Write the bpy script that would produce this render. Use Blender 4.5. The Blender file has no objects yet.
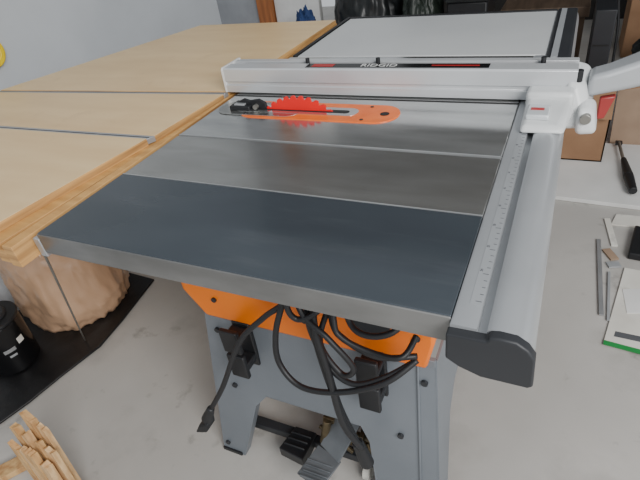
import bpy, bmesh, math, random
from mathutils import Vector, Euler, Matrix
random.seed(4)
SC=bpy.context.scene
COL=SC.collection
H=0.88
W={}
def lin(c):
    r=[]
    for x in c:
        x=x/255
        r.append(x/12.92 if x<=.04045 else ((x+.055)/1.055)**2.4)
    return (*r,1)
def mat(name,c,rough=.5,metal=0,c2=None,scale=8,stretch=(1,1,1),bump=0,detail=4,spec=.5,lo=.35,hi=.65,coat=0,rvar=0,blotch=None,bst=None):
    m=bpy.data.materials.new(name);m.use_nodes=True
    nt=m.node_tree;b=nt.nodes['Principled BSDF']
    b.inputs['Roughness'].default_value=rough;b.inputs['Metallic'].default_value=metal
    b.inputs['Specular IOR Level'].default_value=spec
    b.inputs['Coat Weight'].default_value=coat
    tc=nt.nodes.new('ShaderNodeTexCoord');mp=nt.nodes.new('ShaderNodeMapping')
    mp.inputs['Scale'].default_value=stretch
    n=nt.nodes.new('ShaderNodeTexNoise');n.inputs['Scale'].default_value=scale;n.inputs['Detail'].default_value=detail
    r=nt.nodes.new('ShaderNodeValToRGB')
    r.color_ramp.elements[0].position=lo;r.color_ramp.elements[1].position=hi
    c2=c2 or tuple(x*.93 for x in c)
    r.color_ramp.elements[0].color=lin(c2);r.color_ramp.elements[1].color=lin(c)
    L=nt.links.new
    L(tc.outputs['Object'],mp.inputs['Vector']);L(mp.outputs[0],n.inputs['Vector']);L(n.outputs[0],r.inputs[0])
    out=r.outputs[0]
    if blotch:
        for bc,bs,bl,bh,st in (blotch if isinstance(blotch,list) else [blotch]):
            n2=nt.nodes.new('ShaderNodeTexNoise');n2.inputs['Scale'].default_value=bs;n2.inputs['Detail'].default_value=6;n2.inputs['Roughness'].default_value=.6
            mr=nt.nodes.new('ShaderNodeMapRange');mr.inputs['From Min'].default_value=bl;mr.inputs['From Max'].default_value=bh;mr.inputs['To Max'].default_value=st
            mx=nt.nodes.new('ShaderNodeMix');mx.data_type='RGBA'
            if bst:
                mp2=nt.nodes.new('ShaderNodeMapping');mp2.inputs['Scale'].default_value=bst
                L(tc.outputs['Object'],mp2.inputs['Vector']);L(mp2.outputs[0],n2.inputs['Vector'])
            else: L(tc.outputs['Object'],n2.inputs['Vector'])
            L(n2.outputs[0],mr.inputs['Value']);L(mr.outputs[0],mx.inputs[0]);L(out,mx.inputs[6]);mx.inputs[7].default_value=lin(bc)
            out=mx.outputs[2]
    L(out,b.inputs['Base Color'])
    if bump:
        bp=nt.nodes.new('ShaderNodeBump');bp.inputs['Strength'].default_value=bump;bp.inputs['Distance'].default_value=.005
        L(n.outputs[0],bp.inputs['Height']);L(bp.outputs[0],b.inputs['Normal'])
    if rvar:
        mr=nt.nodes.new('ShaderNodeMapRange');mr.inputs['To Min'].default_value=rough-rvar;mr.inputs['To Max'].default_value=rough+rvar
        mr.inputs['From Min'].default_value=.3;mr.inputs['From Max'].default_value=.7
        L(n.outputs[0],mr.inputs['Value']);L(mr.outputs[0],b.inputs['Roughness'])
    return m
class MB:
    def __init__(s): s.v=[];s.f=[];s.m=[];s.cur=0
    def add(s,vs,fs):
        o=len(s.v);s.v+= [Vector(v) for v in vs]
        for f in fs: s.f.append([i+o for i in f]);s.m.append(s.cur)
        return s
    def box(s,x0,x1,y0,y1,z0,z1,M=None):
        vs=[Vector((x,y,z)) for z in (z0,z1) for y in (y0,y1) for x in (x0,x1)]
        if M: vs=[M@v for v in vs]
        return s.add(vs,[(0,2,3,1),(4,5,7,6),(0,1,5,4),(2,6,7,3),(0,4,6,2),(1,3,7,5)])
    def hexa(s,b,t):
        return s.add(list(b)+list(t),[(3,2,1,0),(4,5,6,7),(0,1,5,4),(1,2,6,5),(2,3,7,6),(3,0,4,7)])
    def prism(s,pts,ax,a,b):
        def P(p,t):
            if ax=='z': return (p[0],p[1],t)
            if ax=='y': return (p[0],t,p[1])
            return (t,p[0],p[1])
        n=len(pts)
        vs=[P(p,a) for p in pts]+[P(p,b) for p in pts]
        fs=[tuple(range(n))[::-1],tuple(range(n,2*n))]+[(i,(i+1)%n,(i+1)%n+n,i+n) for i in range(n)]
        return s.add(vs,fs)
    def tube(s,p,q,r0,r1=None,n=16,caps=True):
        r1=r0 if r1 is None else r1
        p=Vector(p);q=Vector(q);d=(q-p).normalized()
        u=d.orthogonal().normalized();w=d.cross(u)
        vs=[];
        for c,r in((p,r0),(q,r1)):
            for i in range(n):
                a=2*math.pi*i/n;vs.append(c+u*r*math.cos(a)+w*r*math.sin(a))
        fs=[(i,(i+1)%n,(i+1)%n+n,i+n) for i in range(n)]
        if caps: fs+=[tuple(range(n))[::-1],tuple(range(n,2*n))]
        return s.add(vs,fs)
    def beam(s,p,q,w,h):
        p=Vector(p);q=Vector(q);d=(q-p).normalized()
        u=d.cross(Vector((0,0,1)));u=(u if u.length>.05 else Vector((1,0,0))).normalized();v=d.cross(u)
        c=[(-1,-1),(1,-1),(1,1),(-1,1)]
        return s.hexa([p+u*a*w/2+v*b*h/2 for a,b in c],[q+u*a*w/2+v*b*h/2 for a,b in c])
    def curve(s,pts,r,n=10,sub=8):
        P=[Vector(p) for p in pts];Q=[]
        for i in range(len(P)-1):
            a=P[max(i-1,0)];b=P[i];c=P[i+1];d=P[min(i+2,len(P)-1)]
            for k in range(sub):
                t=k/sub
                Q.append(.5*((2*b)+(c-a)*t+(2*a-5*b+4*c-d)*t*t+(3*b-a-3*c+d)*t**3))
        Q.append(P[-1]);vs=[];up=None
        for i,q in enumerate(Q):
            d=(Q[min(i+1,len(Q)-1)]-Q[max(i-1,0)]).normalized()
            u=d.orthogonal().normalized() if up is None else (up-d*up.dot(d)).normalized()
            up=u;w=d.cross(u)
            for k in range(n):
                a=2*math.pi*k/n;vs.append(q+u*r*math.cos(a)+w*r*math.sin(a))
        fs=[]
        for i in range(len(Q)-1):
            for k in range(n): fs.append((i*n+k,i*n+(k+1)%n,(i+1)*n+(k+1)%n,(i+1)*n+k))
        fs.append(tuple(range(n))[::-1]);fs.append(tuple(range((len(Q)-1)*n,len(Q)*n)))
        return s.add(vs,fs)
    def blob(s,c,r,amp=.12,n=96,m_=64,seed=0,pw=1.0,wr=.03,fine=0,floor=.002,sag=0):
        from mathutils import noise
        rnd=random.Random(seed);ph=[(rnd.uniform(0,6),rnd.randint(2,7),rnd.randint(1,6)) for _ in range(6)]
        vs=[]
        for j in range(m_+1):
            th=math.pi*j/m_
            for i in range(n):
                a=2*math.pi*i/n
                k=1+amp*sum(math.sin(p[1]*a+p[0])*math.sin(p[2]*th+p[0]) for p in ph)/3
                def pwf(x): return math.copysign(abs(x)**pw,x)
                z=math.cos(th)
                d=Vector((math.sin(th)*math.cos(a),math.sin(th)*math.sin(a),z))
                k+=wr*4*(abs(noise.noise(Vector((d.x*4,d.y*4,d.z*1.5+seed))))-.2)+wr*2.5*(abs(noise.noise(d*7.3+Vector((0,seed,0))))-.2)+wr*.6*noise.noise(d*15)
                if fine: k+=fine*(abs(noise.noise(d*6+Vector((seed,0,3))))-abs(noise.noise(d*10+Vector((0,4,0)))))
                sx=pwf(math.sin(th))*math.cos(a);sy=pwf(math.sin(th))*math.sin(a)
                sg=1-sag*z
                vs.append((c[0]+r[0]*sx*k*sg,c[1]+r[1]*sy*k*sg,c[2]+r[2]*pwf(z)*(k if 0<j<m_ else 1)))
        vs=[(x,y,max(z,floor)) for x,y,z in vs]
        fs=[]
        for j in range(m_):
            for i in range(n): fs.append((j*n+i,(j+1)*n+i,(j+1)*n+(i+1)%n,j*n+(i+1)%n))
        return s.add(vs,fs)
    def done(s,name,mats,parent=None,bevel=0,smooth=False,seg=2,label=None,cat=None,subsurf=0,allsmooth=False,**kw):
        me=bpy.data.meshes.new(name)
        lo=Vector([min(v[i] for v in s.v) for i in range(3)]);hi=Vector([max(v[i] for v in s.v) for i in range(3)])
        c=(lo+hi)/2
        if parent is None: c.z=lo.z
        me.from_pydata([v-c for v in s.v],[],s.f)
        if not isinstance(mats,(list,tuple)): mats=[mats]
        for m in mats: me.materials.append(m)
        for p,mi in zip(me.polygons,s.m): p.material_index=mi
        bm=bmesh.new();bm.from_mesh(me);bmesh.ops.remove_doubles(bm,verts=bm.verts,dist=1e-6);bmesh.ops.recalc_face_normals(bm,faces=bm.faces);bm.to_mesh(me);bm.free()
        o=bpy.data.objects.new(name,me);COL.objects.link(o)
        W[o.name]=c.copy()
        if parent: o.parent=parent;o.location=c-W[parent.name]
        else: o.location=c
        if bevel:
            b=o.modifiers.new('b','BEVEL');b.width=bevel;b.segments=seg;b.limit_method='ANGLE';b.angle_limit=math.radians(40)
            b.harden_normals=False
        if smooth or bevel or allsmooth:
            for p in me.polygons: p.use_smooth=True
            if not allsmooth: me.set_sharp_from_angle(angle=math.radians(35))
        tag(o,label,cat,**kw)
        return o
def tag(o,label=None,cat=None,**kw):
    if label:o['label']=label
    if cat:o['category']=cat
    for k,v in kw.items(): o[k]=v
def empty(name,loc,label,cat,**kw):
    o=bpy.data.objects.new(name,None);COL.objects.link(o);o.location=loc;o.empty_display_size=.1
    W[o.name]=Vector(loc);tag(o,label,cat,**kw);return o
def text(name,body,size,loc,rot,m,parent=None):
    c=bpy.data.curves.new(name,'FONT');c.body=body;c.size=size;c.extrude=.0002;c.align_x='CENTER';c.align_y='CENTER'
    t=bpy.data.objects.new('t',c);COL.objects.link(t);bpy.context.view_layer.update()
    me=bpy.data.meshes.new_from_object(t.evaluated_get(bpy.context.evaluated_depsgraph_get()))
    bpy.data.objects.remove(t)
    o=bpy.data.objects.new(name,me);COL.objects.link(o);me.materials.clear();me.materials.append(m)
    o.rotation_euler=rot;o.location=Vector(loc)-(W[parent.name] if parent else Vector());o.parent=parent
    W[o.name]=Vector(loc);return o
def stadium(x0,x1,y0,y1,n=14):
    r=(y1-y0)/2;cy=(y0+y1)/2;pts=[]
    for i in range(n+1):
        a=-math.pi/2+math.pi*i/n;pts.append((x1-r+r*math.cos(a),cy+r*math.sin(a)))
    for i in range(n+1):
        a=math.pi/2+math.pi*i/n;pts.append((x0+r+r*math.cos(a),cy+r*math.sin(a)))
    return pts
# ---------- materials
concrete=mat('concrete',(194,191,186),.6,0,(172,169,164),1.6,bump=.1,detail=12,lo=.3,hi=.7,blotch=[((128,124,118),3,.50,.80,.6),((112,108,102),11,.62,.74,.5)])
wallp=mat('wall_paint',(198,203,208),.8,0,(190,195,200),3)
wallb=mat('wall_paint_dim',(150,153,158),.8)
wingdark=mat('dark_painted_steel',(76,83,90),.17,.45,(68,75,82),3,(1,3,1),detail=3,rvar=.03,blotch=((108,113,118),6,.55,.8,.35),bst=(.6,4,1))
wornlip=mat('worn_steel_lip',(134,134,133),.28,.5,(108,108,107),5,(1,1,3),detail=6)
steel=mat('ground_steel',(218,219,218),.15,.9,(196,197,196),4,(1,5,1),detail=5,rvar=.04,blotch=((160,160,157),5,.5,.75,.4),bst=(.5,4,1))
steel2=mat('worn_steel',(190,190,187),.18,.9,(168,167,164),3,(1,3,1),detail=5,rvar=.04,blotch=((126,121,114),4,.50,.74,.45),bst=(.6,3,1))
alu=mat('brushed_aluminium',(184,186,188),.4,.6,(170,172,174),8)
aluw=mat('anodised_light',(212,214,216),.28,.4,(204,206,208),8)
railg=mat('rail_grey',(180,183,186),.32,.45,(172,175,178),8)
levg=mat('lever_grey',(176,179,182),.38,.25,(168,171,174),8)
pedg=mat('pedal_grey',(116,120,124),.45,.4,(100,104,108),12)
tickg=mat('tick_grey',(90,92,96),.5)
black=mat('black_plastic',(28,29,32),.5)
capg=mat('dark_grey_plastic',(42,44,48),.5)
blackg=mat('gloss_black',(18,18,20),.2)
gapshade=mat('recess_shade',(36,36,36),.8)  # flat dark colour, paints the shade inside slots, holes and gaps
orange=mat('orange_paint',(245,128,14),.4,0,(236,114,8),4)
orange2=mat('orange_plate',(240,116,40),.35,0,(226,100,30),20)
red=mat('red_blade',(232,26,24),.4)
redp=mat('red_plastic',(180,34,34),.35)
redd=mat('dull_red_plastic',(150,48,46),.4)
grey=mat('stand_grey',(124,130,137),.4,.2,(116,122,129),5,blotch=((96,100,105),6,.6,.8,.35))
white=mat('white_plastic',(228,228,226),.35)
castw=mat('grey_white_casting',(210,212,212),.35,0,(201,203,203),10)
clear=mat('clear_plastic',(206,210,212),.12,0,coat=.6)
lam=mat('grey_laminate',(200,202,202),.4,0,(193,195,196),3)
ply=mat('plywood',(236,206,156),.36,0,(222,188,136),1.6,(1.5,9,1),detail=8,lo=.3,hi=.7,blotch=[((206,166,112),2.2,.48,.8,.45),((190,148,98),9,.62,.74,.3)])
plyedge=mat('plywood_edge',(212,166,104),.6,0,(150,108,64),2,(2,2,40),detail=4)
pine=mat('pine',(214,166,98),.6,0,(186,136,76),5,(1,8,1),detail=6)
pined=mat('pine_dark',(180,132,74),.6,0,(146,102,54),5,(1,8,1),detail=6)
offc=mat('offcut_wood',(226,190,142),.7,0,(188,146,98),14,(5,5,1),detail=8,bump=.4)
offl=mat('offcut_pale',(214,176,122),.7,0,(176,130,84),12,(5,5,1),detail=8,bump=.4)
kraft=mat('cardboard',(158,122,92),.85,0,(142,108,80),6)
kraftp=mat('cardboard_pale',(166,142,120),.8,0,(150,126,106),6)
kraftd=mat('cardboard_dark',(118,88,64),.85)
paper=mat('paper',(228,226,218),.7,0,(208,204,194),5,blotch=((140,136,128),8,.56,.72,.6))
panelw=mat('white_board',(230,230,228),.5,0,(216,216,213),4)
green=mat('green_print',(40,140,70),.5)
blue=mat('blue_fabric',(40,64,112),.8)
bagm=mat('sawdust_bag',(206,168,136),.28,0,(184,146,114),3,(1,1,.8),bump=.15,detail=6,coat=.5)
blackbag=mat('black_bag',(34,38,38),.35,0,(20,22,24),6,bump=.6)
greenbag=mat('dark_green_bag',(44,54,46),.45,0,(26,32,28),6,bump=.6)
matm=mat('black_rubber_mat',(28,28,30),.45,0,(16,16,18),12,bump=.8)
wire=mat('steel_wire',(150,148,142),.4,.7)
brass=mat('brassy_steel',(120,106,80),.5,.6,(70,62,48),30)
woodb=mat('brown_wood',(106,88,72),.6,0,(84,68,54),4,(8,1,1))
postw=mat('wood_post',(172,106,58),.5,0,(140,84,44),5,(8,8,1))
yellow=mat('yellow_plastic',(250,216,20),.4)
darkw=mat('back_wall_in_shade',(48,45,43),.85,0,(36,34,33),3)  # gloom of the far garage end is put into this wall colour
ceilm=mat('ceiling_paint',(186,187,188),.9)
# ---------- structure
MB().box(-3,5,-3,6,-.05,0).done('floor',concrete,kind='structure')
MB().box(-1.3,-1.2,-3,2.3,0,2.6).done('wall_left',wallp,kind='structure')
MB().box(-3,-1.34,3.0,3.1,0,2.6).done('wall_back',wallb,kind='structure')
MB().box(-1.34,-1.22,2.96,3.1,0,2.4).done('trim_1',postw,kind='structure',bevel=.004)
MB().box(-1.215,-.86,3.0,3.05,0,2.1).done('door_1',white,kind='structure',bevel=.004)
MB().box(-.86,5,4.9,5.0,0,2.6).done('wall_far',darkw,kind='structure')
MB().box(-3,5,2.1,6,2.6,2.7).done('shading_ceiling',ceilm,kind='structure')  # unseen, added over the far part only to darken the back
# ---------- table saw
S=empty('table_saw',(.34,.4,0),'stationary table saw with grey steel top and orange housing','table saw')
m=MB()
m.box(0,.686,0.0022,.210,H-.004,H);m.box(0,.004,.004,.210,H-.040,H-.004);m.box(.682,.686,.004,.210,H-.040,H-.004)
wg=m.done('extension_wing',wingdark,S,bevel=.0012,label='dark painted stamped steel wing')
m=MB();m.box(0,.686,0,.003,H-.040,H-.0012);m.box(.0,.686,.003,.02,H-.040,H-.037);m.done('folded_lip',wornlip,wg,bevel=.001,label='worn grey metal folded lip')
MB().box(.001,.686,.2105,.2125,H-.03,H+.0004).done('seam_strip',alu,S,label='bright metal seam strip')
m=MB();m.box(.001,.686,.213,.390,H-.036,H-.0005);m.done('inner_wing',steel2,S,bevel=.0012,label='worn bare steel strip')
m=MB();m.box(.001,.686,.3905,.3935,H-.03,H-.004);m.done('seam_gap_shade',gapshade,S)  # dark filler painting the shade in the seam
MB().box(.001,.686,.3935,.3965,H-.03,H+.0006).done('seam_strip',alu,S,label='bright metal seam strip')
m=MB();m.box(.001,.686,.397,.95,H-.04,H);m.done('saw_table',steel,S,bevel=.0015,label='ground steel table surface')
m=MB();m.box(.0,.686,.629,.636,H-.0005,H+.0006);m.done('miter_slot_shade',gapshade,S)  # no groove cut: raised dark strip paints the shade inside the slot
tp=MB();tp.prism(stadium(.075,.462,.503,.598),'z',H-.003,H+.002);tp=tp.done('throat_plate',orange2,S,label='orange throat plate',bevel=.0008)
MB().prism(stadium(.012,.24,.512,.590),'z',H+.001,H+.0026).done('metal_insert',steel2,tp,label='bare metal insert section',bevel=.0004)
MB().prism(stadium(.06,.37,.530,.572),'z',H+.0012,H+.003).done('blade_slot',steel,tp)
MB().prism(stadium(.10,.35,.542,.558),'z',H+.002,H+.0034).done('slot_shade',gapshade,tp)  # dark sheet laid on top, paints the shade of the blade opening
MB().prism(stadium(.420,.440,.540,.560),'z',H+.001,H+.0025).done('finger_hole_shade',gapshade,tp)  # dark patch painting the shade of a hole that is not cut
for x,y in ((.10,.520),(.39,.515),(.39,.585),(.25,.584)): MB().tube((x,y,H+.001),(x,y,H+.003),.004,n=10).done('leveling_screw',capg,tp)
m=MB();pts=[];N=40;cx,cz,R=.225,H+.037-.127,.127
for i in range(N):
    a=2*math.pi*i/N;d=2*math.pi/N
    pts+= [(cx+(R-.009)*math.cos(a),cz+(R-.009)*math.sin(a)),(cx+R*math.cos(a+.25*d),cz+R*math.sin(a+.25*d)),(cx+(R-.001)*math.cos(a+.6*d),cz+(R-.001)*math.sin(a+.6*d))]
m.prism(pts,'y',.5482,.5518);m.done('saw_blade',red,S,label='red toothed blade')
m=MB();m.prism([(.05,H),(.145,H),(.142,H+.018),(.125,H+.026),(.10,H+.022),(.085,H+.026),(.06,H+.016)],'y',.546,.554)
rk=m.done('riving_knife',black,S,bevel=.001,label='black riving knife mount')
MB().box(.05,.105,.532,.572,H+.002,H+.013).done('guard_mount',black,rk,bevel=.002)
MB().tube((.118,.537,H+.010),(.118,.565,H+.010),.006,n=12).done('mount_knob',wire,rk)
MB().box(.062,.09,.536,.552,H+.013,H+.017).done('mount_latch',alu,rk,bevel=.001)
# fence
m=MB();z0=H+.003;z1=H+.064
m.prism([(.647,z0),(.647,z0+.018),(.651,z0+.019),(.651,z0+.027),(.647,z0+.028),(.648,z1-.003),(.651,z1),(.688,z1),(.688,z1-.008),(.704,z1-.008),(.704,z1),(.722,z1),(.722,z1-.003),(.735,z1-.003),(.735,z0)],'x',-.03,.785)
F=m.done('rip_fence',aluw,S,bevel=.0006,label='silver-grey aluminium rip fence beam')
m=MB();m.prism([(.647,z0),(.647,z1-.004),(.652,z1+.001),(.735,z1+.001),(.735,z0)],'x',-.036,-.03);m.done('end_cap',white,F)
m=MB();m.box(.20,.62,.658,.685,z1,z1+.0008);lb=m.done('fence_label',blackg,F,label='long black fence label with red and white')
MB().box(.215,.27,.662,.681,z1+.0008,z1+.0012).done('red_logo_block',redp,lb)
MB().box(.50,.60,.669,.675,z1+.0008,z1+.0012).done('red_stripe',redp,lb)
text('brand_lettering','RIDGID',.026,(.38,.6715,z1+.001),(0,0,0),white,lb)
m=MB();m.box(.0,.78,.6885,.7035,z1-.0078,z1-.0070);m.done('slot_shadow_strip',capg,F)
for x in (.19,.37,.72):
    m=MB();m.tube((x,.696,z1-.006),(x,.696,z1+.010),.005);m.done('fence_screw',black,F)
m=MB();m.hexa([(.70,.49,H+.0),(.778,.495,H+.0),(.79,.60,H+.0),(.70,.62,H+.0)],[(.707,.50,H+.014),(.768,.505,H+.010),(.78,.60,H+.022),(.703,.62,H+.024)])
hd=m.done('fence_head',castw,F,bevel=.009,seg=5,label='rounded light grey fence clamp head')
m=MB();m.hexa([(.765,.612,H-.045),(.828,.620,H-.045),(.828,.735,H-.045),(.765,.735,H-.045)],[(.768,.64,H+.048),(.796,.645,H+.038),(.812,.73,H+.054),(.768,.735,H+.062)])
m.done('clamp_housing',castw,hd,bevel=.018,seg=6)
m=MB();m.hexa([(.795,.60,H-.05),(.835,.61,H-.05),(.835,.67,H-.05),(.795,.66,H-.05)],[(.795,.605,H+.004),(.822,.612,H-.004),(.826,.665,H+.008),(.795,.655,H+.012)]);m.done('clamp_cheek',castw,hd,bevel=.012,seg=5)
MB().box(.70,.785,.605,.65,H+.0,H+.034).done('neck',castw,hd,bevel=.008,seg=3)
m=MB();m.box(.708,.748,.52,.575,H+.014,H+.024);wd=m.done('scale_window',clear,hd,bevel=.003)
MB().box(.715,.738,.545,.556,H+.024,H+.0246).done('cursor_mark',redp,wd)
m=MB();m.tube((.788,.655,H+.040),(.788,.655,H+.062),.007);m.done('head_knob',black,hd)
m=MB();m.tube((.81,.635,H-.015),(.81,.600,H-.015),.010);m.done('clamp_bolt',wire,hd,bevel=.001)
m=MB()
rows=[(.806,.655,.715,.006,.048),(.84,.662,.724,.012,.056),(.88,.668,.738,.020,.070),(.93,.676,.764,.032,.088),(.98,.692,.794,.046,.104),(1.02,.712,.806,.058,.114)]
vs=[]
for x,ya,yb_,za,zb in rows: vs+= [(x,ya,H+za),(x,yb_,H+za),(x,yb_,H+zb),(x,ya,H+zb)]
fs=[(0,3,2,1),(20,21,22,23)]
for i in range(5):
    for k in range(4): fs.append((i*4+k,i*4+(k+1)%4,(i+1)*4+(k+1)%4,(i+1)*4+k))
m.add(vs,fs);m.done('lock_lever',levg,F,bevel=.010,seg=4,label='thick grey lock lever angled upward')
m=MB();m.hexa([(.832,.675,H-.045),(.846,.678,H-.044),(.846,.70,H-.044),(.832,.69,H-.045)],[(.832,.675,H+.000),(.860,.682,H+.002),(.860,.70,H+.002),(.832,.69,H+.000)])
m.done('release_lever',redd,F,bevel=.003,label='small dull red release lever')
# front rail
m=MB();y0,y1=-.008,1.42
arc=[(.740,H+.002),(.752,H+.002),(.760,H-.001),(.767,H-.006),(.772,H-.014),(.775,H-.023),(.777,H-.034),(.777,H-.048)]
m.prism([(.687,H-.045),(.687,H-.003),(.690,H-.002),(.716,H-.002),(.717,H-.012),(.726,H-.012),(.727,H-.001),(.731,H+.001)]+arc+[(.772,H-.056),(.764,H-.060),(.74,H-.061)],'y',y0,y1)
Rl=m.done('front_rail',railg,S,smooth=True,label='grey aluminium front rail')
m=MB();m.box(.7015,.714,.03,1.4,H-.002,H-.0016)
m.cur=1
for i in range(0,106):
    y=.035+i*.0127
    l=.007 if i%4==0 else .004
    m.box(.714-l,.714,y,y+.0009,H-.0016,H-.0013)
sc=m.done('scale_tape',[railg,tickg],Rl,label='grey ruler tape with thin dark ticks')
for k in range(1,12):
    text('scale_numeral',str(26-k*2),.005,(.7045,.042+k*.0508,H-.0014),(0,0,math.pi/2),tickg,sc)
m=MB();m.prism([(.685,H-.045),(.685,H-.006),(.728,H-.005),(.731,H+.001),(.740,H+.003),(.758,H+.002),(.770,H-.006),(.778,H-.018),(.780,H-.060),(.775,H-.064),(.725,H-.064),(.700,H-.055)],'y',-.021,-.007)
m.done('rail_end_cap',capg,Rl,bevel=.0025,seg=3,label='chunky dark plastic rail end cap')
m=MB();m.box(-.018,-.002,.0,.9,H-.05,H-.012);m.done('rear_rail',alu,S,bevel=.002)
# extension
m=MB();m.box(.02,.712,.96,1.405,H-.03,H-.001);E=m.done('laminate_extension',lam,S,bevel=.002,label='light grey laminate extension top')
m=MB();m.box(.004,.018,.96,1.42,H-.03,H+.002);m.box(.018,.712,1.406,1.42,H-.03,H+.002);m.done('extension_edging',black,E,bevel=.002)
m=MB();m.box(.714,.77,.90,1.42,H-.03,H+.004);m.done('extension_side_rail',capg,E,bevel=.006)
MB().box(.725,.740,.92,1.40,H+.004,H+.007).done('rail_groove_strip',levg,E)
# housing
m=MB();Z=[(.53,.10,.605),(.60,.055,.62),(.842,.055,.62)]
for (za,a,b),(zb,c,d) in zip(Z,Z[1:]):
    m.hexa([(a,.20,za),(b,.20,za),(b,.72,za),(a,.72,za)],[(c,.20,zb),(d,.20,zb),(d,.72,zb),(c,.72,zb)])
hs=m.done('housing',orange,S,bevel=.006,label='orange cabinet housing')
MB().box(.46,.54,.196,.2,.60,.65).done('warning_sticker',capg,hs)
MB().box(.465,.535,.195,.1962,.635,.646).done('sticker_band',white,hs)
for x,z in ((.14,.59),(.36,.59),(.59,.61),(.59,.80)): MB().tube((x,.195,z),(x,.2,z),.006,n=8).done('screw',capg,hs)
def plate(m,P,th,n):
    n=Vector(n)*th;k=len(P)
    vs=[Vector(p) for p in P]+[Vector(p)+n for p in P]
    m.add(vs,[tuple(range(k))[::-1],tuple(range(k,2*k))]+[(i,(i+1)%k,(i+1)%k+k,i+k) for i in range(k)])
ZT=.545
def yb(z): return .215-(ZT-z)/ZT*.045
def yc(z): return .72+(ZT-z)/ZT*.05
m=MB()
prof=[(.085,ZT),(.015,.0),(.085,.0),(.165,.24),(.205,.29),(.455,.29),(.475,.24),(.490,.0),(.645,.0),(.622,ZT)]
plate(m,[(x,yb(z),z) for x,z in prof],.004,(0,1,0))
plate(m,[(x,yc(z),z) for x,z in prof],.004,(0,-1,0))
for (xa,za),(xb,zb) in zip(prof[2:7],prof[3:8]):
    m.hexa([(xa,yb(za),za),(xa,yb(za)+.03,za),(xa+.003,yb(za)+.03,za-.003),(xa+.003,yb(za),za-.003)],[(xb,yb(zb),zb),(xb,yb(zb)+.03,zb),(xb+.003,yb(zb)+.03,zb-.003),(xb+.003,yb(zb),zb-.003)])
def side(x0,x1,nx):
    X=lambda z:x0+(x1-x0)*(ZT-z)/ZT
    Q=[(X(ZT),yb(ZT),ZT),(X(0),yb(0),0),(X(0),yb(0)+.07,0),(X(.28),yb(.28)+.11,.28),(X(.33),yb(.33)+.16,.33),(X(.33),yc(.33)-.16,.33),(X(.28),yc(.28)-.11,.28),(X(0),yc(0)-.07,0),(X(0),yc(0),0),(X(ZT),yc(ZT),ZT)]
    plate(m,Q,.004,(nx,0,0))
side(.085,.015,1);side(.622,.645,-1)
m.hexa([(.597,yb(0)-.004,0),(.601,yb(0)-.004,0),(.601,yb(0),0),(.597,yb(0),0)],[(.584,yb(ZT)-.004,ZT),(.588,yb(ZT)-.004,ZT),(.588,yb(ZT),ZT),(.584,yb(ZT),ZT)])
m.box(.088,.62,yb(ZT)-.006,yb(ZT)+.004,ZT-.015,ZT+.002)
st=m.done('stand',grey,S,label='grey sheet steel stand with splayed legs',bevel=.0012)
for x in (.03,.585):
    MB().box(x-.012,x+.05,yb(0)-.004,yb(0)+.05,0,.012).done('foot',black,st)
for x,z in ((.52,.05),(.61,.05),(.04,.04),(.11,.48),(.60,.48),(.55,.30),(.12,.30)):
    MB().tube((x,yb(z)-.006,z),(x,yb(z),z),.007,n=10).done('bolt',capg,st)
def hook(x,z,w=.045):
    m=MB();y=yb(z)
    m.box(x,x+w,y-.012,y,z-.075,z+.06);m.box(x,x+w,y-.05,y-.012,z+.035,z+.05);m.box(x,x+w,y-.058,y-.046,z+.01,z+.075)
    m.box(x,x+w,y-.05,y-.012,z-.05,z-.03);m.box(x,x+w,y-.058,y-.046,z-.07,z-.0)
    m.done('cord_hook',black,S,bevel=.003,label='black plastic cord hook')
hook(.168,.475);hook(.48,.49)
c=MB()
c.curve([(.40,.18,.80),(.37,.15,.70),(.31,.14,.64),(.24,.13,.56),(.16,.12,.40),(.095,.11,.29)],.006)
c.done('power_cord',black,S,label='black rubber cord with hanging plug',allsmooth=True)
DX,DZ=.018,.028
m=MB();m.tube((.087+DX,.11,.28+DZ),(.057+DX,.11,.222+DZ),.009,.015);m.hexa([(.036+DX,.094,.205+DZ),(.070+DX,.094,.226+DZ),(.070+DX,.126,.226+DZ),(.036+DX,.126,.205+DZ)],[(.018+DX,.090,.172+DZ),(.060+DX,.090,.192+DZ),(.060+DX,.130,.192+DZ),(.018+DX,.130,.172+DZ)])
m.done('plug',black,S,bevel=.004)
m=MB()
for dy in(-.008,.008): m.hexa([(.032+DX,.109+dy,.182+DZ),(.042+DX,.109+dy,.186+DZ),(.042+DX,.111+dy,.186+DZ),(.032+DX,.111+dy,.182+DZ)],[(.022+DX,.109+dy,.160+DZ),(.032+DX,.109+dy,.164+DZ),(.032+DX,.111+dy,.164+DZ),(.022+DX,.111+dy,.160+DZ)])
m.done('plug_prong',wire,S)
def cord(P,r=.0055):
    MB().curve(P,r).done('power_cord',black,S,allsmooth=True)
cord([(.39,.18,.80),(.36,.14,.69),(.335,.13,.61),(.335,.12,.54),(.38,.11,.50),(.46,.11,.515),(.55,.12,.565),(.60,.16,.60)],.006)
cord([(.42,.18,.80),(.41,.14,.68),(.43,.13,.58),(.45,.125,.44),(.48,.13,.31)],.008)
cord([(.43,.18,.80),(.425,.13,.68),(.445,.115,.56),(.46,.11,.42),(.49,.12,.33)],.007)
cord([(.41,.18,.80),(.418,.135,.66),(.436,.12,.54),(.462,.12,.40),(.485,.125,.30)])
cord([(.44,.18,.80),(.455,.14,.68),(.48,.13,.645),(.54,.13,.62),(.60,.16,.61)])
cord([(.45,.18,.80),(.465,.13,.69),(.48,.12,.66),(.53,.12,.64),(.585,.12,.645),(.60,.16,.66)])
cord([(.40,.18,.78),(.42,.14,.64),(.44,.13,.56),(.49,.12,.54),(.55,.13,.57),(.60,.16,.60)])
cord([(.46,.18,.80),(.485,.14,.70),(.52,.12,.68),(.57,.13,.69),(.60,.18,.72)])
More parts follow.
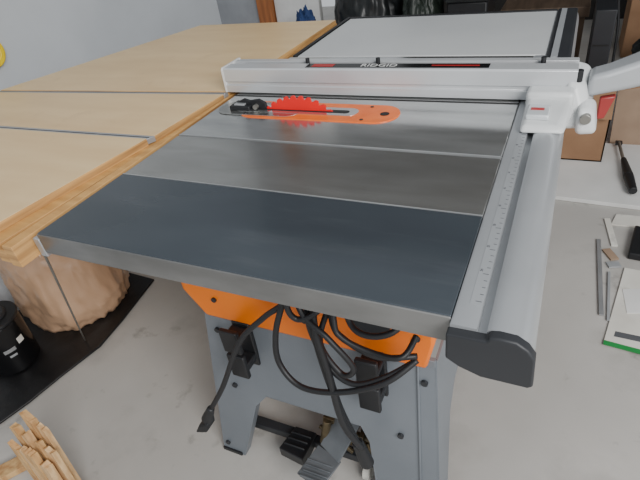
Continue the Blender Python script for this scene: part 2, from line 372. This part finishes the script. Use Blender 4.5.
cord([(.38,.18,.80),(.40,.13,.70),(.46,.11,.66),(.50,.11,.60),(.47,.12,.56),(.43,.13,.62),(.45,.15,.70)])
cord([(.47,.18,.80),(.45,.13,.72),(.40,.12,.68),(.385,.12,.72),(.41,.16,.78)])
m=MB();m.tube((.478,.125,.34),(.492,.13,.26),.012,.016);m.done('plug',black,S,bevel=.002)
# mobile base
m=MB();m.beam((.02,.25,.055),(.60,.25,.055),.026,.026);mb=m.done('mobile_base_bar',capg,S,bevel=.002,label='dark steel mobile base crossbar')
m=MB();m.beam((.41,.29,.23),(.36,.19,.13),.07,.006);m.beam((.36,.19,.13),(.335,.11,.115),.075,.006)
for t in(.02,.035,.05,.065): m.box(.312,.38,.18-t-.002,.18-t+.002,.121,.130)
m.done('foot_pedal',pedg,mb,bevel=.001,label='wide grey steel foot pedal plate')
m=MB();m.hexa([(.205,.185,.045),(.285,.175,.045),(.285,.26,.045),(.215,.26,.045)],[(.215,.175,.10),(.29,.165,.10),(.285,.26,.08),(.22,.26,.08)])
for k in range(3): m.box(.222,.282,.19+.02*k,.196+.02*k,.092-.004*k,.104-.004*k)
m.done('pedal_pad',black,mb,bevel=.003)
m=MB();m.beam((.33,.25,.05),(.34,.25,.19),.012,.03);m.beam((.43,.25,.05),(.43,.25,.17),.012,.03);m.tube((.32,.25,.15),(.46,.25,.15),.009);m.tube((.34,.24,.19),(.33,.22,.12),.011);m.beam((.31,.27,.10),(.49,.25,.10),.02,.02)
m.tube((.30,.26,.12),(.40,.24,.08),.006);m.tube((.44,.25,.13),(.48,.23,.06),.006)
m.done('pedal_linkage',brass,mb,bevel=.001,label='rusty brass-coloured pedal linkage')
m=MB();m.tube((.43,.235,.028),(.45,.235,.028),.026);m.done('caster_wheel',paper,mb,bevel=.003)

# ---------- outfeed table
O=empty('outfeed_table',(-.5,.6,0),'shop-made plywood outfeed table with aluminium tracks','work table')
def quad(n,P,m_,z0,z1,**k):
    q=MB();q.cur=0
    q.add([(x,y,z0) for x,y in P]+[(x,y,z1) for x,y in P],[(0,3,2,1),(4,5,6,7),(0,1,5,4),(1,2,6,5),(2,3,7,6),(3,0,4,7)])
    q.m=[0,0,1,1,1,1]
    return q.done(n,m_,O,bevel=.0008,**k)
quad('plywood_panel',[(-1.1,-.02),(-.105,-.02),(-.062,.358),(-1.1,.346)],[ply,plyedge],H-.014,H+.003)
quad('plywood_panel',[(-1.05,.365),(-.056,.378),(-.038,.636),(-.93,.597)],[ply,plyedge],H-.014,H+.001)
quad('plywood_panel',[(-.90,.612),(-.034,.652),(-.028,1.38),(-.64,1.38)],[ply,plyedge],H-.014,H+.003)
quad('aluminium_track',[(-1.1,.346),(-.064,.358),(-.056,.378),(-1.1,.365)],[alu,alu],H-.012,H+.0008)
quad('aluminium_track',[(-.93,.597),(-.036,.636),(-.034,.652),(-.93,.612)],[alu,alu],H-.012,H+.0008)
quad('track_slot_shade',[(-1.1,.353),(-.064,.366),(-.064,.370),(-1.1,.357)],[capg,capg],H-.012,H+.0012)  # raised dark strip, paints the shade inside the track channel
quad('track_slot_shade',[(-.93,.603),(-.036,.643),(-.036,.646),(-.93,.606)],[capg,capg],H-.012,H+.0012)  # second track: channel shade painted as a dark strip
quad('edge_strip',[(-.115,-.03),(-.070,-.03),(-.032,.7),(-.04,1.38)],[pine,plyedge],H-.040,H-.014)
quad('edge_ledge',[(-.074,-.035),(-.048,-.035),(-.030,1.38),(-.036,.7)],[pined,plyedge],H-.045,H-.018)
quad('edge_ledge',[(-.049,-.035),(-.024,-.035),(-.024,1.38),(-.031,.7)],[pine,plyedge],H-.05,H-.008)
quad('apron',[(-1.1,-.025),(-.115,-.025),(-.115,-.012),(-1.1,-.012)],[pined,pined],H-.035,H-.015)
for x,y,h in ((-.13,1.2,H-.05),(-.72,1.2,H-.014),(-.80,.98,H-.014)):
    MB().box(x,x+.06,y,y+.06,0,h).done('leg',pine,O,bevel=.003)
MB().beam((-.9,.74,H-.05),(-.1,.74,H-.05),.04,.06).done('cross_brace',pine,O)
MB().tube((-.06,.03,.84),(-.74,.36,.013),.0028,n=8).done('brace_rod',wire,O,label='thin steel brace rod')
# ---------- left things
m=MB();m.blob((-.955,.545,.20),(.215,.20,.30),.05,seed=6,pw=.72,wr=.022,fine=.05,floor=.0105,sag=.10)
m.done('sawdust_bag',bagm,allsmooth=True,label='full sagging translucent plastic bag of tan sawdust',cat='bag')
m=MB();P=[(-.76,-.06),(-.72,.08),(-.70,.20),(-.665,.36),(-.68,.50),(-.72,.74),(-1.18,.76),(-1.18,-.12),(-.95,-.10)]
m.prism(P,'z',.001,.010)
m.done('floor_mat',matm,bevel=.003,label='black rubber mat lying on concrete',cat='mat')
CX,CY=-.935,.205
C=empty('canister',(CX,CY,.011),'glossy black canister with pale label on rubber mat','canister')
MB().tube((CX,CY,.012),(CX,CY,.21),.085,.089,n=32).done('body',blackg,C,bevel=.004)
MB().tube((CX,CY,.21),(CX,CY,.222),.093,n=32).done('rim',black,C,bevel=.003)
MB().tube((CX,CY,.222),(CX,CY,.234),.06,.055,n=24).done('cap',capg,C,bevel=.003)
def sector(name,a0,a1,za,zb,mm):
    m=MB();k=8;vs=[]
    for i in range(k+1):
        a=math.radians(a0+(a1-a0)*i/k)
        for z in (za,zb):
            r=.0858+.004*(z-.012)/.198
            vs.append((CX+r*math.cos(a),CY+r*math.sin(a),z))
    m.add(vs,[(2*i,2*i+2,2*i+3,2*i+1) for i in range(k)]);m.done(name,mm,C)
sector('label_patch',-34,-8,.11,.125,alu);sector('label_patch',-28,-12,.088,.097,levg);sector('label_patch',2,18,.12,.145,paper)
rr=random.Random(7)
k=0
for iy in range(3):
    for ix in range(4):
        if (ix,iy) in ((3,2),(0,2)): continue
        x=-.355+ix*.030+iy*.006;y=-.120+iy*.024;w_=rr.uniform(.009,.0135);t_=rr.uniform(.006,.010)
        z=rr.uniform(.20,.29)+.035*iy;bx=x-.006;by=y-.012;s1=rr.uniform(-.012,.012)
        K=4;vs=[]
        for j in range(K+1):
            u=-w_+2*w_*j/K
            zt=z+s1*(u/w_)+rr.uniform(-.006,.006)
            vs+= [(bx+u,by-t_,0),(bx+u,by+t_,0),(x+u,y-t_,zt),(x+u,y+t_,zt-rr.uniform(0,.008))]
        fs=[]
        for j in range(K):
            a0,b0=4*j,4*j+4
            fs+=[(a0,b0,b0+2,a0+2),(a0+1,a0+3,b0+3,b0+1),(a0+2,b0+2,b0+3,a0+3),(a0,a0+1,b0+1,b0)]
        fs+=[(0,2,3,1),(4*K,4*K+1,4*K+3,4*K+2)]
        MB().add(vs,fs).done('wood_offcut',offc if k%2 else offl,label='rough pale wood offcut standing on end',cat='wood scrap',group='wood offcuts standing on the floor')
        k+=1
MB().beam((-.62,-.20,.012),(-.50,-.03,.012),.05,.02).done('wood_offcut',offl,bevel=.001,label='flat wood offcut lying on the concrete',cat='wood scrap')
HR=empty('tape_roll',(-1.19,.81,.90),'bright yellow ring hanging on the grey wall','tape')
m=MB();n=32
ring=[];
for i in range(n):
    a=2*math.pi*i/n
    for rr_,xx in((.035,-1.2),(.055,-1.2),(.055,-1.17),(.035,-1.17)): ring.append((xx,.812+rr_*math.cos(a),.945+rr_*math.sin(a)))
m.add(ring,[(i*4+k,i*4+(k+1)%4,((i+1)%n)*4+(k+1)%4,((i+1)%n)*4+k) for i in range(n) for k in range(4)])
m.done('ring',yellow,HR,bevel=.003)
MB().tube((-1.205,.812,.976),(-1.16,.812,.976),.004).done('wall_peg',wire,HR)
# ---------- right things
m=MB();m.prism([(.775,1.74),(1.5,1.70),(1.5,2.32),(.76,2.32)],'z',.001,.02);m.done('white_board',panelw,bevel=.002,label='white sheet board lying on concrete floor',cat='board')
B=empty('cardboard_box',(.89,2.25,.02),'open brown cardboard box on the white board','box')
m=MB()
x0,x1,y0,y1,z0_,z1_=.79,.98,2.1,2.31,.022,.38
m.box(x0,x1,y0,y0+.006,z0_,z1_);m.box(x0,x1,y1-.006,y1,z0_,z1_);m.box(x0,x0+.006,y0,y1,z0_,z1_);m.box(x1-.006,x1,y0,y1,z0_,z1_);m.box(x0,x1,y0,y1,z0_,z0_+.006)
bb=m.done('body',kraft,B)
m=MB();m.hexa([(x1,y0,z1_-.005),(x1,y1,z1_-.005),(x1,y1,z1_),(x1,y0,z1_)],[(x1+.15,y0-.02,z1_+.03),(x1+.15,y1,z1_+.03),(x1+.15,y1,z1_+.035),(x1+.15,y0-.02,z1_+.035)]);m.done('flap',kraft,B)
m=MB();m.hexa([(x0,y0-.0,z1_-.006),(x1,y0,z1_-.006),(x1,y0+.005,z1_),(x0,y0+.005,z1_)],[(x0,y0-.05,z1_-.12),(x1,y0-.05,z1_-.12),(x1,y0-.045,z1_-.12),(x0,y0-.045,z1_-.12)]);m.done('flap',kraft,B)
m=MB();m.hexa([(1.02,2.34,0.0),(1.02,2.37,0.0),(1.3,2.37,0.0),(1.3,2.34,0.0)],[(1.02,2.55,.32),(1.02,2.56,.32),(1.32,2.56,.32),(1.32,2.55,.32)]);m.done('cardboard_sheet',kraftp,label='pale cardboard sheet tilted on its edge',cat='cardboard')
T=empty('scraper_tool',(1.07,2.1,.02),'long black handled tool with slim white shaft','hand tool')
m=MB();m.tube((1.055,2.28,.045),(1.07,2.08,.045),.007,.008);m.done('shaft',wire,T)
m=MB();m.tube((1.07,2.10,.045),(1.085,1.93,.045),.012,.022);m.tube((1.085,1.93,.045),(1.098,1.80,.045),.022,.017);m.done('handle',black,T,bevel=.003)
m=MB();m.box(1.04,1.07,2.27,2.30,.035,.047);m.done('blade',black,T)
m=MB();m.prism([(.99,.89),(1.35,.85),(1.40,1.27),(1.06,1.30)],'z',.001,.006)
PS=m.done('paper_pad',paper,bevel=.001,label='white printed paper pad on concrete floor',cat='paper')
MB().prism([(.99,.885),(1.35,.845),(1.352,.865),(.992,.905)],'z',.006,.007).done('green_band',green,PS)
MB().prism([(1.02,.93),(1.14,.925),(1.15,.95),(1.025,.955)],'z',.006,.0065).done('printed_block',tickg,PS)
MB().prism([(1.06,1.05),(1.16,1.08),(1.14,1.2),(1.05,1.17)],'z',.0062,.008).done('loose_paper',panelw,label='loose white paper lying on the paper pad',cat='paper')
m=MB();m.prism([(1.07,1.36),(1.32,1.34),(1.35,1.50),(1.10,1.56)],'z',.001,.03)
BK=m.done('black_case',black,bevel=.006,label='flat black case with pale round badge',cat='case')
MB().tube((1.16,1.45,.03),(1.16,1.45,.032),.025,n=24).done('round_badge',paper,BK)
MB().prism([(1.02,1.58),(1.32,1.59),(1.32,1.67),(1.04,1.66)],'z',.001,.008).done('paper_sheet',paper,label='white folded paper sheet on concrete',cat='paper')
for i,(p,q_,w_,mm) in enumerate([((.975,1.46,.006),(.985,1.02,.006),.014,alu),((1.0,1.40,.006),(1.03,1.34,.006),.03,kraftp),((1.005,1.30,.006),(1.045,1.315,.006),.03,levg),((1.005,1.62,.005),(1.03,1.43,.005),.022,paper),((1.01,1.26,.005),(1.005,1.0,.005),.008,levg)]):
    MB().beam(p,q_,w_,.006).done('scrap_strip',mm,label=['long slim aluminium strip on concrete','small tan card scrap on concrete','grey flat scrap piece by the papers','loose white paper strip on concrete','narrow grey plastic strip on concrete'][i],cat='scrap')
# ---------- far things
MB().blob((-.44,2.85,.42),(.22,.22,.42),.12,seed=8,pw=.7).done('garbage_bag',blackbag,allsmooth=True,label='stuffed black plastic bag on the floor',cat='bag')
MB().blob((-.07,2.75,.36),(.13,.16,.38),.12,seed=11,pw=.7).done('garbage_bag',greenbag,allsmooth=True,label='dark green stuffed plastic bag on the floor',cat='bag')
MB().blob((-.78,2.60,.31),(.08,.09,.35),.08,seed=5,pw=.7).done('blue_bag',blue,allsmooth=True,label='upright blue fabric bag beside black bag',cat='bag')
m=MB();m.box(.10,.32,2.65,2.95,0,.66);CR=m.done('storage_crate',black,bevel=.01,label='tall black plastic storage crate with lid',cat='crate')
MB().box(.09,.33,2.635,2.965,.66,.70).done('lid',blackbag,CR,bevel=.006)
WB=empty('workbench',(.6,3.2,0),'rough brown wooden bench with plank top','workbench')
MB().box(.33,.84,3.15,3.5,.44,.50).done('top',woodb,WB,bevel=.003)
for x in(.35,.76):
    for y in (3.17,3.42): MB().box(x,x+.06,y,y+.06,0,.44).done('leg',woodb,WB)
B3=empty('cardboard_box',(.44,2.8,0),'taped cardboard box beside black crate','box')
MB().box(.35,.54,2.7,2.95,0,.53).done('body',kraftd,B3,bevel=.004)
MB().box(.35,.54,2.815,2.835,.53,.531).done('tape_strip',kraftp,B3)
m=MB();m.box(.60,.74,2.40,2.58,0,.56);OC=m.done('orange_case',orange,bevel=.012,label='orange plastic tool case standing upright',cat='tool case')
MB().box(.64,.70,2.47,2.51,.56,.58).done('handle',black,OC,bevel=.004)
m=MB();m.box(.86,.96,2.70,3.05,0,.58);DC=m.done('black_cabinet',capg,bevel=.006,label='low black storage cabinet on the floor',cat='cabinet')
for z in (.2,.4): MB().box(.87,.95,2.695,2.70,z,z+.006).done('drawer_gap_shade',gapshade,DC)  # dark bars on the face paint the shade between drawers
B2=empty('cardboard_box',(1.3,4.0,0),'closed cardboard box near the dark wall','box')
MB().box(1.10,1.6,3.8,4.2,0,.50).done('body',kraft,B2,bevel=.004)
MB().box(1.30,1.36,3.798,3.80,.1,.50).done('tape_strip',kraftd,B2)
MB().blob((1.32,3.3,.14),(.20,.16,.15),.14,seed=15,pw=.8).done('garbage_bag',blackbag,allsmooth=True,label='small slumped black bag before cardboard box',cat='bag')
MB().curve([(.95,3.3,1.2),(.99,3.3,.8),(.97,3.28,.62),(1.01,3.25,.35),(1.02,3.2,.05),(1.0,3.1,.01)],.008).done('hanging_cable',black,allsmooth=True,label='black cable hanging down to the floor',cat='cable')
# camera
cam=bpy.data.cameras.new("camera");o=bpy.data.objects.new("camera",cam);COL.objects.link(o)
o.location=(0.765,-0.408,1.290);o.rotation_euler=(0.952,0.129,0.420);cam.lens=28.05;cam.sensor_width=36;cam.clip_start=.02
SC.camera=o
w=bpy.data.worlds.new('w');SC.world=w;w.use_nodes=True
w.node_tree.nodes['Background'].inputs[0].default_value=(.92,.96,1,1);w.node_tree.nodes['Background'].inputs[1].default_value=.64
def area(n,loc,target,size,power,col=(1,1,1)):
    l=bpy.data.lights.new(n,'AREA');l.shape='RECTANGLE';l.size,l.size_y=size;l.energy=power;l.color=col
    a=bpy.data.objects.new(n,l);COL.objects.link(a);a.location=loc
    a.rotation_euler=(Vector(target)-Vector(loc)).to_track_quat('-Z','Y').to_euler()
area('garage_door_daylight',(2.5,-1.3,2.3),(.4,.7,.3),(1.6,1.4),120,(1,.99,.97))
